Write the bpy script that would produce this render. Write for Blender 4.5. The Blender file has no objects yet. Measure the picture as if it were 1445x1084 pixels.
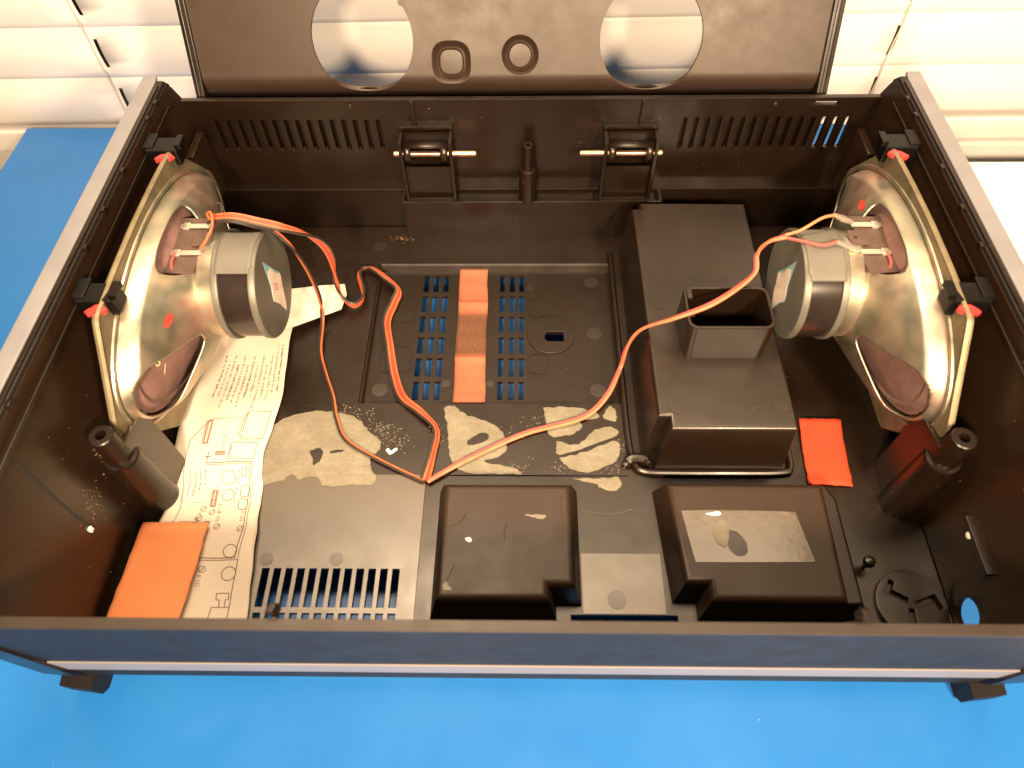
import bpy, bmesh, math, random
from mathutils import Vector, Matrix
random.seed(7)
R = math.radians
S = 0.01                       # everything below is written in centimetres
scene = bpy.context.scene
COL = scene.collection

# ------------------------------------------------------------------ camera
cam_data = bpy.data.cameras.new('camera'); cam = bpy.data.objects.new('camera', cam_data); COL.objects.link(cam)
cam_data.sensor_width = 36.0; cam_data.lens = 24.84; cam_data.clip_start = 0.01; cam_data.clip_end = 50
cr = Vector((0.99982941, 0.01170882, -0.01428455)); cu = Vector((-0.00169144, 0.82818181, 0.56045699)); cw = Vector((-0.01839249, 0.56033722, -0.82806033))
cam.matrix_world = Matrix(((cr.x, cu.x, -cw.x, -0.14*S), (cr.y, cu.y, -cw.y, -7.63*S), (cr.z, cu.z, -cw.z, 37.9*S), (0, 0, 0, 1)))
scene.camera = cam
cam_data.dof.use_dof = True; cam_data.dof.focus_distance = .46; cam_data.dof.aperture_fstop = 9.0
# ------------------------------------------------------------------ room light
world = bpy.data.worlds.new('World'); scene.world = world; world.use_nodes = True
bg = world.node_tree.nodes['Background']; bg.inputs[0].default_value = (1.0, 0.72, 0.48, 1); bg.inputs[1].default_value = 0.06
def lamp(name, loc, target, size, watts, color=(1.0, 0.71, 0.445)):
    d = bpy.data.lights.new(name, 'AREA'); d.shape = 'DISK'; d.size = size*S; d.energy = watts; d.color = color
    o = bpy.data.objects.new(name, d); COL.objects.link(o); o.location = Vector(loc)*S
    o.rotation_euler = (Vector(target)-Vector(loc)).to_track_quat('-Z', 'Y').to_euler(); return o
lamp('lamp_overhead', (-12, 24, 75), (-6, 16, 0), 14, 3.0)
lamp('lamp_right', (30, -33, 48), (12, 49, 12), 9, 10.5)
lamp('lamp_left', (-9, -33, 48), (-12, 49, 12), 9, 10.5)
fx = lamp('ceiling_fixture', (-4, 41, 105), (-4, 40.9, 0), 120, 12.0); fx.data.shape = 'RECTANGLE'; fx.data.size_y = 26*S
scene.view_settings.view_transform = 'Standard'; scene.view_settings.look = 'None'
scene.view_settings.exposure = 0.0; scene.view_settings.gamma = 1.0
scene.render.engine = 'CYCLES'

# ------------------------------------------------------------------ materials
def new_mat(name):
    m = bpy.data.materials.new(name); m.use_nodes = True
    nt = m.node_tree; b = nt.nodes['Principled BSDF']; return m, nt, b
def N(nt, t, **k):
    n = nt.nodes.new(t)
    for a, v in k.items(): setattr(n, a, v)
    return n
def obj_coord(nt, scale=(1, 1, 1)):
    tc = N(nt, 'ShaderNodeTexCoord'); mp = N(nt, 'ShaderNodeMapping'); mp.inputs['Scale'].default_value = scale
    nt.links.new(tc.outputs['Object'], mp.inputs['Vector']); return mp.outputs['Vector']
def noise(nt, vec, scale, detail=4, rough=.55):
    n = N(nt, 'ShaderNodeTexNoise'); n.inputs['Scale'].default_value = scale; n.inputs['Detail'].default_value = detail; n.inputs['Roughness'].default_value = rough
    nt.links.new(vec, n.inputs['Vector']); return n.outputs['Fac']
def ramp(nt, fac, stops):
    r = N(nt, 'ShaderNodeValToRGB'); e = r.color_ramp.elements
    e[0].position, e[0].color = stops[0][0], (*stops[0][1], 1); e[1].position, e[1].color = stops[-1][0], (*stops[-1][1], 1)
    for p, c in stops[1:-1]:
        x = e.new(p); x.color = (*c, 1)
    nt.links.new(fac, r.inputs['Fac']); return r.outputs['Color']
def mixc(nt, fac, a, b):
    m = N(nt, 'ShaderNodeMix', data_type='RGBA')
    if isinstance(fac, (int, float)): m.inputs[0].default_value = fac
    else: nt.links.new(fac, m.inputs[0])
    for i, c in ((6, a), (7, b)):
        if isinstance(c, tuple): m.inputs[i].default_value = (*c, 1)
        else: nt.links.new(c, m.inputs[i])
    return m.outputs[2]
def mapr(nt, v, a, b, c, d):
    n = N(nt, 'ShaderNodeMapRange'); nt.links.new(v, n.inputs[0])
    for i, x in enumerate((a, b, c, d)): n.inputs[i+1].default_value = x
    return n.outputs[0]
def bump(nt, b, h, strength, dist=.0004):
    n = N(nt, 'ShaderNodeBump'); n.inputs['Strength'].default_value = strength; n.inputs['Distance'].default_value = dist
    nt.links.new(h, n.inputs['Height']); nt.links.new(n.outputs['Normal'], b.inputs['Normal'])

def plastic(name, dark, light, r0, r1, speck=0.0, brush=None, fine=900, bstr=.25, big=25):
    m, nt, b = new_mat(name); v = obj_coord(nt)
    n1 = noise(nt, v, big, 6, .7); c = ramp(nt, n1, [(.2, dark), (.8, light)])
    if speck:
        vo = N(nt, 'ShaderNodeTexVoronoi'); vo.inputs['Scale'].default_value = 260; nt.links.new(v, vo.inputs['Vector'])
        n3 = noise(nt, v, 40, 3)
        thr = mapr(nt, n3, .45, .75, .0, speck)
        lt = N(nt, 'ShaderNodeMath', operation='LESS_THAN'); nt.links.new(vo.outputs['Distance'], lt.inputs[0]); nt.links.new(thr, lt.inputs[1])
        c = mixc(nt, lt.outputs[0], c, (.32, .2, .11))
    nt.links.new(c, b.inputs['Base Color'])
    n2 = noise(nt, v, 60, 6); nt.links.new(mapr(nt, n2, .3, .7, r0, r1), b.inputs['Roughness'])
    if brush:
        vb = obj_coord(nt, brush); h = noise(nt, vb, 240, 3); bump(nt, b, h, bstr, .0002); b.inputs['Specular IOR Level'].default_value = 1.0
    else:
        bump(nt, b, noise(nt, v, fine, 2), bstr, .00008)
    if not brush: b.inputs['Specular IOR Level'].default_value = .5
    return m
def plain(name, col, rough=.5, metal=0.0, var=.12, scale=60, bstr=0.0, bscale=500):
    m, nt, b = new_mat(name); v = obj_coord(nt)
    c = ramp(nt, noise(nt, v, scale, 4), [(.3, tuple(x*(1-var) for x in col)), (.7, tuple(min(1, x*(1+var)) for x in col))])
    nt.links.new(c, b.inputs['Base Color']); b.inputs['Roughness'].default_value = rough; b.inputs['Metallic'].default_value = metal
    if bstr: bump(nt, b, noise(nt, v, bscale, 4), bstr, .0003)
    return m

M = {}
M['black'] = plastic('black_plastic', (.0070, .0035, .0018), (.0115, .0060, .0032), .27, .38, speck=.10)
M['floor'] = plastic('floor_plastic', (.0085, .0046, .0024), (.0130, .0072, .0039), .28, .37, speck=.04)
M['brushed_sheen'] = plastic('brushed_sheen_plastic', (.040, .029, .018), (.052, .038, .024), .30, .37, brush=(14, 1, 1), bstr=.22)  # brushed floor, base colour lifted to paint in the lamp sheen
M['gloss'] = plastic('glossy_black_plastic', (.0150, .0074, .0037), (.0215, .0108, .0055),   .24, .36, speck=.05)
M['box'] = plastic('satin_grey_plastic', (.0088, .0043, .0018), (.0125, .0062, .0027), .31, .38, speck=.03)
M['box'].node_tree.nodes['Principled BSDF'].inputs['Specular IOR Level'].default_value = .85
M['lid'] = plastic('lid_plastic', (.034, .0200, .0130), (.039, .0232, .0152), .40, .50, big=9)
M['hump'] = plastic('worn_housing_plastic', (.0180, .0086, .0036), (.0250, .0122, .0055), .42, .50, speck=.05)
M['hump'].node_tree.nodes['Principled BSDF'].inputs['Specular IOR Level'].default_value = .42
M['vinyl'] = plastic('dark_vinyl', (.0090, .0074, .0074), (.0145, .0120, .0120), .46, .58, fine=1400, bstr=.6)
M['vinyl'].node_tree.nodes['Principled BSDF'].inputs['Specular IOR Level'].default_value = .3
M['rim'] = plastic('worn_rim_plastic', (.015, .0108, .0085), (.028, .021, .0165), .40, .54, speck=.10)
M['side_grey'] = plain('grey_side_vinyl', (.20, .205, .23), .38, 0, .12, 30, .15, 900)
M['trim'] = plain('silver_trim_paint', (.33, .31, .32), .38, .25, .05, 20)
def blue_mat():
    m, nt, b = new_mat('blue_table_laminate'); v = obj_coord(nt)
    c = ramp(nt, noise(nt, v, 9, 5), [(.3, (.012, .150, .50)), (.7, (.018, .180, .57))])
    vs = obj_coord(nt, (1, 8, 1)); s = N(nt, 'ShaderNodeMath', operation='GREATER_THAN'); nt.links.new(noise(nt, vs, 45, 8, .7), s.inputs[0]); s.inputs[1].default_value = .755
    c = mixc(nt, s.outputs[0], c, (.10, .36, .72))
    vo = N(nt, 'ShaderNodeTexVoronoi'); vo.inputs['Scale'].default_value = 70; nt.links.new(v, vo.inputs['Vector'])
    lt = N(nt, 'ShaderNodeMath', operation='LESS_THAN'); nt.links.new(vo.outputs['Distance'], lt.inputs[0]); lt.inputs[1].default_value = .018
    c = mixc(nt, lt.outputs[0], c, (.3, .5, .7))
    nt.links.new(c, b.inputs['Base Color']); nt.links.new(mapr(nt, noise(nt, v, 18, 5), .3, .7, .34, .46), b.inputs['Roughness'])
    return m
M['blue'] = blue_mat()
M['white_table'] = plain('white_bench', (.9, .89, .87), .5, 0, .03, 8)
M['slat'] = plain('white_blind_vinyl', (.88, .85, .82), .42, 0, .02, 6)
M['cord'] = plain('blind_cord', (.62, .55, .50), .8)
M['dark'] = plain('dark_gap', (.01, .01, .012), .7)
M['wall'] = plain('room_wall', (.10, .09, .08), .8)
def paper_mat():
    m, nt, b = new_mat('aged_paper'); v = obj_coord(nt)
    c = ramp(nt, noise(nt, v, 22, 5), [(.3, (.60, .54, .45)), (.7, (.68, .62, .54))])
    vo = N(nt, 'ShaderNodeTexVoronoi'); vo.inputs['Scale'].default_value = 220; nt.links.new(v, vo.inputs['Vector'])
    thr = mapr(nt, noise(nt, v, 30, 3), .5, .75, 0, .17)
    lt = N(nt, 'ShaderNodeMath', operation='LESS_THAN'); nt.links.new(vo.outputs['Distance'], lt.inputs[0]); nt.links.new(thr, lt.inputs[1])
    c = mixc(nt, lt.outputs[0], c, (.55, .42, .25)); nt.links.new(c, b.inputs['Base Color']); b.inputs['Roughness'].default_value = .75
    bump(nt, b, noise(nt, v, 70, 4), .25, .0005); return m
M['paper'] = paper_mat()
M['ink'] = plain('printed_ink', (.10, .07, .06), .8)
M['ink_light'] = plain('faded_ink', (.30, .17, .14), .8)
def felt_mat(name, a, bcol, burn=None):
    m, nt, b = new_mat(name); v = obj_coord(nt)
    c = ramp(nt, noise(nt, v, 28, 6, .65), [(.3, a), (.72, bcol)])
    if burn:
        tc = N(nt, 'ShaderNodeTexCoord'); sx = N(nt, 'ShaderNodeSeparateXYZ'); nt.links.new(tc.outputs['Object'], sx.inputs[0])
        ab = N(nt, 'ShaderNodeMath', operation='ABSOLUTE'); nt.links.new(sx.outputs[1], ab.inputs[0])
        nz = noise(nt, v, 1500, 5, .7); inb = mapr(nt, ab.outputs[0], .016, .0205, 1, 0)
        g = N(nt, 'ShaderNodeMath', operation='MULTIPLY'); nt.links.new(inb, g.inputs[0]); nt.links.new(mapr(nt, nz, .35, .62, .5, 1.0), g.inputs[1])
        c = mixc(nt, g.outputs[0], c, burn)
    nt.links.new(c, b.inputs['Base Color']); b.inputs['Roughness'].default_value = .8
    bump(nt, b, noise(nt, v, 700, 3), .5, .0003); return m
M['orange'] = felt_mat('orange_card', (.80, .26, .095), (.88, .32, .13))
M['orange_red'] = felt_mat('red_orange_card', (.36, .028, .006), (.50, .048, .010))
M['felt'] = felt_mat('orange_felt', (.31, .088, .045), (.40, .13, .07), (.055, .032, .014))
def zinc_mat():
    m, nt, b = new_mat('yellow_zinc_steel'); v = obj_coord(nt)
    c = ramp(nt, noise(nt, v, 20, 2), [(.32, (.42, .36, .28)), (.44, (.64, .56, .44)), (.52, (.38, .39, .31)), (.60, (.62, .54, .43)), (.68, (.66, .46, .40))])
    nt.links.new(c, b.inputs['Base Color']); b.inputs['Metallic'].default_value = .92
    nt.links.new(mapr(nt, noise(nt, v, 90, 5),   .3, .7, .33, .48), b.inputs['Roughness'])
    bump(nt, b, noise(nt, v, 40, 2), .10, .001); return m
M['zinc'] = zinc_mat()
M['clip'] = plain('matt_black_clip', (.003, .0024, .002), .42)
M['clip'].node_tree.nodes['Principled BSDF'].inputs['Specular IOR Level'].default_value = .25
M['lip'] = plain('olive_zinc_edge', (.22, .185, .115), .5, .6, .25, 90)
M['steel'] = plain('dull_steel', (.15, .147, .125), .45, .35, .15, 50)
M['ferrite'] = plain('black_ferrite', (.022, .016, .014), .22, 0, .2, 80)
M['cone'] = plain('brown_cone_paper', (.17, .095, .085), .85, 0, .22, 120, .5, 700)
M['tape'] = plain('grey_tape', (.125, .12, .104), .55, 0, .10, 60, .3, 300)
M['board'] = plain('brown_terminal_board', (.09, .055, .045), .55, 0, .2, 90)
M['tin'] = plain('tinned_lug', (.72, .66, .58), .3, .8, .15, 120)
M['red_paint'] = plain('red_paint', (.62, .045, .035), .45)
M['red_lacquer'] = plain('red_sealing_lacquer', (.66, .045, .04), .25)
M['wire_black'] = plain('black_wire', (.03, .022, .018), .4)
M['wire_orange'] = plain('orange_wire', (.52, .125, .05), .42, 0, .15, 90)
M['wire_red'] = plain('red_wire', (.54, .055, .04), .42, 0, .15, 90)
M['wire_pink'] = plain('pink_wire', (.58, .085, .075), .42, 0, .15, 90)
M['wire_peach'] = plain('peach_wire', (.66, .21, .11), .42, 0, .15, 90)
M['copper'] = plain('tarnished_pin', (.62, .40, .28), .32, .9, .35, 160)
def glue_mat():
    m, nt, b = new_mat('dried_glue'); v = obj_coord(nt)
    c = ramp(nt, noise(nt, v, 55, 6, .6), [(.25, (.15, .138, .098)), (.5, (.195, .18, .132)), (.75, (.26, .24, .18))])
    nt.links.new(c, b.inputs['Base Color']); b.inputs['Roughness'].default_value = .42; nt.links.new(mapr(nt, noise(nt, v, 500, 5, .7), .25, .6, .76, .97), b.inputs['Alpha'])
    bump(nt, b, noise(nt, obj_coord(nt, (1, 3, 1)), 90, 4), .5, .0006); return m
M['glue'] = glue_mat()
M['film'] = plain('glossy_tape_film', (.075, .06, .045), .16, 0, .25, 50, .15, 200)
M['sticker'] = plain('torn_sticker', (.72, .62, .55), .6, 0, .12, 150)
M['sticker_blue'] = plain('sticker_blue_edge', (.22, .42, .48), .6)
M['chalk'] = plain('yellow_chalk', (.70, .55, .30), .8)
M['white_clip'] = plain('white_clip', (.85, .83, .80), .35)
M['dust'] = plain('sawdust', (.36, .21, .10), .8, 0, .4, 400)

# ------------------------------------------------------------------ object helpers
WL = {}
def link_mesh(name, data, parent=None, loc=(0, 0, 0), label=None):
    o = bpy.data.objects.new(name, data); COL.objects.link(o); loc = Vector(loc)
    if parent is not None:
        o.parent = parent; o.location = (loc-WL[parent.name])*S
    else: o.location = loc*S
    WL[o.name] = loc
    if label: o['label'] = label
    return o
def add(name, vf, mat, parent=None, origin=None, smooth=True, label=None, angle=35, recalc=True):
    vs, fs = vf
    vs = [Vector(v) for v in vs]
    if origin is None:
        lo = Vector([min(v[i] for v in vs) for i in range(3)]); hi = Vector([max(v[i] for v in vs) for i in range(3)]); origin = (lo+hi)/2
    origin = Vector(origin)
    me = bpy.data.meshes.new(name); me.from_pydata([(v-origin)*S for v in vs], [], fs); me.validate()
    if recalc:
        bm = bmesh.new(); bm.from_mesh(me); bmesh.ops.remove_doubles(bm, verts=bm.verts, dist=1e-6); bmesh.ops.recalc_face_normals(bm, faces=bm.faces); bm.to_mesh(me); bm.free()
    if smooth: me.shade_smooth(); me.set_sharp_from_angle(angle=R(angle))
    if mat: me.materials.append(M[mat] if isinstance(mat, str) else mat)
    o = link_mesh(name, me, parent, origin, label)
    if smooth: md = o.modifiers.new('normals', 'WEIGHTED_NORMAL'); md.keep_sharp = True; md.weight = 80
    return o
def thing(name, label, cat, loc, group=None):
    o = bpy.data.objects.new(name, None); COL.objects.link(o); o.empty_display_size = .01; o.location = Vector(loc)*S
    WL[o.name] = Vector(loc); o['label'] = label; o['category'] = cat
    if group: o['group'] = group
    return o
def tag(o, label=None, cat=None, group=None, kind=None):
    for k, v in (('label', label), ('category', cat), ('group', group), ('kind', kind)):
        if v: o[k] = v
    return o
def join(*vfs):
    V, F = [], []
    for vs, fs in vfs:
        n = len(V); V += [tuple(v) for v in vs]; F += [tuple(i+n for i in f) for f in fs]
    return V, F
def box(x0, x1, y0, y1, z0, z1, b=0.0):
    if b <= 0:
        v = [(x, y, z) for z in (z0, z1) for y in (y0, y1) for x in (x0, x1)]
        return v, [(0, 2, 3, 1), (4, 5, 7, 6), (0, 1, 5, 4), (2, 6, 7, 3), (0, 4, 6, 2), (1, 3, 7, 5)]
    bm = bmesh.new(); bmesh.ops.create_cube(bm, size=1)
    for v in bm.verts: v.co = Vector(((x0+x1)/2+v.co.x*(x1-x0), (y0+y1)/2+v.co.y*(y1-y0), (z0+z1)/2+v.co.z*(z1-z0)))
    bmesh.ops.bevel(bm, geom=list(bm.edges), offset=b, segments=2, profile=.5, affect='EDGES')
    bm.verts.ensure_lookup_table(); bm.verts.index_update()
    r = [tuple(v.co) for v in bm.verts], [tuple(v.index for v in f.verts) for f in bm.faces]; bm.free(); return r
def rect(x0, y0, x1, y1): return [(x0, y0), (x1, y0), (x1, y1), (x0, y1)]
def rrect(x0, y0, x1, y1, r, n=4):
    p = []
    for cx, cy, a in ((x1-r, y1-r, 0), (x0+r, y1-r, 90), (x0+r, y0+r, 180), (x1-r, y0+r, 270)):
        for i in range(n+1):
            t = R(a+90*i/n); p.append((cx+r*math.cos(t), cy+r*math.sin(t)))
    return p
def circ(cx, cy, r, n=32, ry=None):
    return [(cx+r*math.cos(2*math.pi*i/n), cy+(ry or r)*math.sin(2*math.pi*i/n)) for i in range(n)]
def area2(p): return sum(p[i][0]*p[(i+1) % len(p)][1]-p[(i+1) % len(p)][0]*p[i][1] for i in range(len(p)))
def plate(outer, holes=(), t=.2, bevel=0.0, fn=None):
    """flat plate with holes: outline in (u, v), w from 0 down to -t"""
    cd = bpy.data.curves.new('tmp', 'CURVE'); cd.dimensions = '2D'; cd.fill_mode = 'BOTH'
    cd.extrude = max(t/2-bevel, 0); cd.bevel_depth = bevel; cd.bevel_resolution = 1; cd.offset = -bevel
    for k, loop in enumerate([outer]+list(holes)):
        if (area2(loop) > 0) != (k == 0): loop = loop[::-1]
        sp = cd.splines.new('POLY'); sp.points.add(len(loop)-1); sp.use_cyclic_u = True
        for q, (x, y) in zip(sp.points, loop): q.co = (x, y, 0, 1)
    o = bpy.data.objects.new('tmp', cd); COL.objects.link(o)
    me = bpy.data.meshes.new_from_object(o.evaluated_get(bpy.context.evaluated_depsgraph_get()))
    vs = [(v.co.x, v.co.y, v.co.z-t/2) for v in me.vertices]; fs = [tuple(p.vertices) for p in me.polygons]
    bpy.data.objects.remove(o); bpy.data.curves.remove(cd); bpy.data.meshes.remove(me)
    if fn: vs = [tuple(fn(*v)) for v in vs]
    return vs, fs
def offset(p, d):
    """polygon offset inwards by d (counter-clockwise outline)"""
    if area2(p) < 0: p = p[::-1]
    n = len(p); out = []
    for i in range(n):
        a, b, c = Vector(p[i-1]), Vector(p[i]), Vector(p[(i+1) % n])
        e1 = (b-a).normalized(); e2 = (c-b).normalized(); n1 = Vector((-e1.y, e1.x)); n2 = Vector((-e2.y, e2.x))
        m = n1+n2; k = m.dot(n1); m = m/max(k, .3) if k else n1
        out.append((b.x+m.x*d, b.y+m.y*d))
    return out
def loft(rings, cap0=False, cap1=False, closed=True):
    n = len(rings[0]); V = [p for r in rings for p in r]; F = []
    for k in range(len(rings)-1):
        for i in range(n if closed else n-1):
            j = (i+1) % n; F.append((k*n+i, k*n+j, (k+1)*n+j, (k+1)*n+i))
    if cap0: F.append(tuple(range(n))[::-1])
    if cap1: F.append(tuple((len(rings)-1)*n+i for i in range(n)))
    return V, F
def frustum(outline, z0, z1, draft=.3, rnd=.25, holes=()):
    """moulded hump: outline is that of the top face, the sides splay outwards to z0"""
    if area2(outline) < 0: outline = outline[::-1]
    h = z1-z0; rings = []
    for d, z in ((draft, z0), (.08*draft, z1-rnd*1.1)): rings.append([(x, y, z) for x, y in offset(outline, -d)])
    for k in range(1, 5):
        a = k/4*math.pi/2; rings.append([(x, y, z1-rnd+rnd*math.sin(a)) for x, y in offset(outline, rnd*(1-math.cos(a)))])
    top = offset(outline, rnd)
    side = loft(rings)
    cap = plate(top, holes, 0.0, 0, lambda u, v, w: (u, v, z1))
    return join(side, cap)
def lathe(prof, c, axis='z', n=28, sgn=1):
    rings = []
    for r, h in prof:
        ring = []
        for i in range(n):
            a = 2*math.pi*i/n; p, q = r*math.cos(a), r*math.sin(a)
            if axis == 'z': ring.append((c[0]+p, c[1]+q, c[2]+h))
            elif axis == 'x': ring.append((c[0]+sgn*h, c[1]+p, c[2]+q))
            else: ring.append((c[0]+p, c[1]+h, c[2]+q))
        rings.append(ring)
    return loft(rings, True, True)
def crom(pts, n=10):
    P = [Vector(p) for p in pts]; P = [P[0]*2-P[1]]+P+[P[-1]*2-P[-2]]; out = []
    for i in range(1, len(P)-2):
        for k in range(n):
            t = k/n; a, b, c, d = P[i-1:i+3]
            out.append(.5*((2*b)+(c-a)*t+(2*a-5*b+4*c-d)*t*t+(3*b-a-3*c+d)*t**3))
    out.append(P[-2]); return out
def tube(path, r, n=8):
    path = [Vector(p) for p in path]; rings = []; up = None
    for i, p in enumerate(path):
        t = (path[min(i+1, len(path)-1)]-path[max(i-1, 0)]).normalized()
        if up is None:
            up = Vector((0, 0, 1)) if abs(t.z) < .9 else Vector((1, 0, 0))
        s = t.cross(up); s.normalize(); up = s.cross(t).normalized()
        rr_ = r[i] if isinstance(r, list) else r
        rings.append([tuple(p+(s*math.cos(2*math.pi*k/n)+up*math.sin(2*math.pi*k/n))*rr_) for k in range(n)])
    return loft(rings, True, True)
def text_vf(s, size, fn):
    cd = bpy.data.curves.new('tmp', 'FONT'); cd.body = s; cd.size = size; cd.resolution_u = 2
    o = bpy.data.objects.new('tmp', cd); COL.objects.link(o)
    me = bpy.data.meshes.new_from_object(o.evaluated_get(bpy.context.evaluated_depsgraph_get()))
    vs = [tuple(fn(v.co.x, v.co.y)) for v in me.vertices]; fs = [tuple(p.vertices) for p in me.polygons]
    bpy.data.objects.remove(o); bpy.data.curves.remove(cd); bpy.data.meshes.remove(me); return vs, fs
def blob(pts, n=5, jit=.07):
    P = crom([(x, y, 0) for x, y in pts]+[(pts[0][0], pts[0][1], 0)], n)[:-1]
    return [(p.x+random.uniform(-jit, jit), p.y+random.uniform(-jit, jit)) for p in P]
XY = lambda z: (lambda u, v, w: (u, v, z+w))

# ================================================================== table, room, blind
TZ = -2.5
t = thing('work_table', 'blue laminate table top the open radio case stands on', 'table', (-8, 20, TZ))
add('table_top', box(-46.5, 29.0, -60, 48.4, TZ-2.2, TZ, .15), 'blue', t)
t = thing('side_bench', 'white bench top to the right of the blue table', 'bench', (60, 10, TZ-1.4))
add('bench_top', box(29.6, 90, -60, 44.8, TZ-3.6, TZ-1.4, .15), 'white_table', t)
tag(add('wall', box(-120, 120, 56, 60, -80, 160), 'wall', smooth=False), kind='structure')
tag(add('window_sill', box(-120, 120, 50.2, 55.9, -9, -6, .3), 'white_table', smooth=False), kind='structure')
tag(add('floor', box(-200, 200, -150, 55.5, -82, -80), 'wall', smooth=False), kind='structure')

blind = thing('window_blind', 'white horizontal window blind hanging behind the blue table', 'blind', (0, 49.5, 30))
tilt = .0100
def blind_z(x): return tilt*(x+15)
slots = [(-36.3, .34), (30.35, .34), (0, .34)]
def slat_mesh(z, xs):
    V, F = [], []
    prof = [(49.42-.42*math.sin(math.pi*q/8)+q*.006, -.12+q*.635) for q in range(9)]   # slightly crowned and nearly closed
    cuts = [-75.0]
    for sx, w in sorted(slots): cuts += [sx-w/2, sx+w/2]
    cuts += [75.0]
    for k in range(len(cuts)-1):
        gap = k % 2 == 1
        a, b = cuts[k], cuts[k+1]; m = 1 if gap else 14
        for j in range(m):
            x0, x1 = a+(b-a)*j/m, a+(b-a)*(j+1)/m
            for q in range(8):
                if gap and 2 <= q <= 5: continue
                n = len(V); (ya, za), (yb, zb) = prof[q], prof[q+1]
                V += [(x0, ya, z+za+blind_z(x0)), (x1, ya, z+za+blind_z(x1)), (x1, yb, z+zb+blind_z(x1)), (x0, yb, z+zb+blind_z(x0))]
                F.append((n, n+1, n+2, n+3))
    return V, F
for k in range(-1, 9):
    z = 2.05+4.55*k
    o = add('slat', slat_mesh(z, 0), 'slat', blind)
    md = o.modifiers.new('t', 'SOLIDIFY'); md.thickness = .0005; md.offset = 0
vs, fs = box(-75, 75, 48.9, 50.6, -5.3, -3.0, .3)
add('bottom_rail', ([(x, y, z+blind_z(x)) for x, y, z in vs], fs), 'slat', blind)
for sx in (-36.55, 30.6):
    zz = blind_z(sx); V = []
    pts = []
    for k in range(-1, 8):
        z = 2.05+4.55*k+zz; pts += [(sx-.22, 49.0, z+.2), (sx-.26, 48.98, z+2.2), (sx-.18, 48.98, z+3.6)]
    add('ladder_cord', tube(pts, .07, 6), 'cord', blind)

# ================================================================== the open radio case
case = thing('radio_case', 'open black plastic radio cabinet bottom with its lid raised behind it', 'radio case', (0, 16, 0))
CH = 10.4
def wx(z): return 22.3+.5*max(z, 0)/12
# floor with its grille, the sunk tray and the slot
holes = [rect(-10.6, 16.47, 5.98, 28.45)]
for k in range(12):
    x = -14.62+k*.655
    holes += [rect(x, 3.52, x+.42, 5.66), rect(x, 1.5, x+.42, 3.22)]
holes += [rect(2.3, 2.0, 7.95, 3.27), circ(10.6, 16.6, .5, 12)]
add('floor_panel', plate(rect(-22.25, .6, 22.25, 32.5), holes, .22, 0, XY(0)), 'floor', case, smooth=False)
# brushed lower plate left front (a hair proud of the floor, sheen in its colour), raised band behind it
gh = [h for h in holes[1:25]]
add('brushed_sheen_plate', plate(rect(-16.5, 1.0, -6.02, 11.41), gh, .1, 0, XY(.1)), 'brushed_sheen', case, smooth=False)
add('raised_band', plate(rect(-16.5, 11.42, 5.98, 16.42), [], .1, 0, XY(.1)), 'floor', case)
add('brushed_sheen_plate', plate(rect(2.98, 3.3, 7.35, 6.62), [], .05, .0, XY(.05)), 'brushed_sheen', case, smooth=False)  # floor reflection between the housings, put in as a lighter patch
TRZ = -.45
th = []
rows = [(27.85, 26.30), (25.89, 24.43), (24.02, 22.6), (22.17, 20.81), (20.4, 18.9), (18.5, 17.06)]
for x0, x1 in ((-7.49, -7.08), (-6.78, -6.38), (-6.06, -5.67), (-1.95, -1.60), (-1.25, -.87), (-.58, -.23)):
    for y1, y0 in rows: th.append(rect(x0, y0, x1, y1))
slot = [(1.19+.22, 21.8), (2.5, 21.8), (2.5, 22.6), (1.19+.22, 22.6), (1.22, 22.4), (1.22, 22.0)]
th.append(slot)
add('tray_panel', plate(rect(-10.65, 16.42, 6.03, 28.5), th, .22, 0, XY(TRZ)), 'floor', case, smooth=False)
bot = rect(-10.55, 16.52, 5.93, 28.2); top = rect(-10.6, 16.47, 5.98, 28.45)
add('tray_wall', loft([[(x, y, TRZ-.05) for x, y in bot], [(x, y, .0) for x, y in top], [(x, y, .09) for x, y in offset(top, -.12)], [(x, y, -.01) for x, y in offset(top, -.22)]]), 'box', case, smooth=False)
add('boss_disc', plate(circ(1.63, 22.39, 1.65, 40), [slot], .1, .04, XY(TRZ+.1)), 'floor', case)
ring = lambda x0, y0, x1, y1, r: plate(rrect(x0, y0, x1, y1, r), [rrect(x0+.07, y0+.07, x1-.07, y1-.07, r-.05)], .05, 0, XY(TRZ+.05))
for q in ((-9.98, 23.5, -7.85, 25.84, .5), (-9.98, 19.2, -7.8, 21.43, .5), (.06, 24.0, 1.45, 25.72, .5), (.06, 19.1, 1.4, 20.8, .5)):
    add('moulded_outline', ring(*q), 'floor', case, smooth=False)
mark = add('ejector_mark', plate(circ(4.6, 27.23, .5, 28), [], .03, 0, XY(TRZ+.012)), 'box', case, smooth=False)
for x, y, z, s in ((4.61, 22.5, TRZ+.015, 1.05), (4.6, 17.79, TRZ+.015, 1.05), (-9.64, 17.82, TRZ+.015, 1.05), (.24, 26.65, TRZ+.015, .55), (-5.33, 18.31, TRZ+.015, .6), (-2.43, 18.32, TRZ+.015, .55),
                   (8.35, 13.62, 4.412, 1.05), (14.15, 13.7, 4.412, 1.05), (8.2, 21.1, 4.412, .95), (-10.6, 6.2, .112, .75), (-14.5, 6.17, .112, .75), (4.8, 4.05, .062, 1.0), (-11, 30.4, .012, 1)):
    o = mark.copy(); COL.objects.link(o); o.parent = case; o.location = (Vector((x, y, z))-WL[case.name])*S; o.scale = (s, s, 1)
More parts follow.
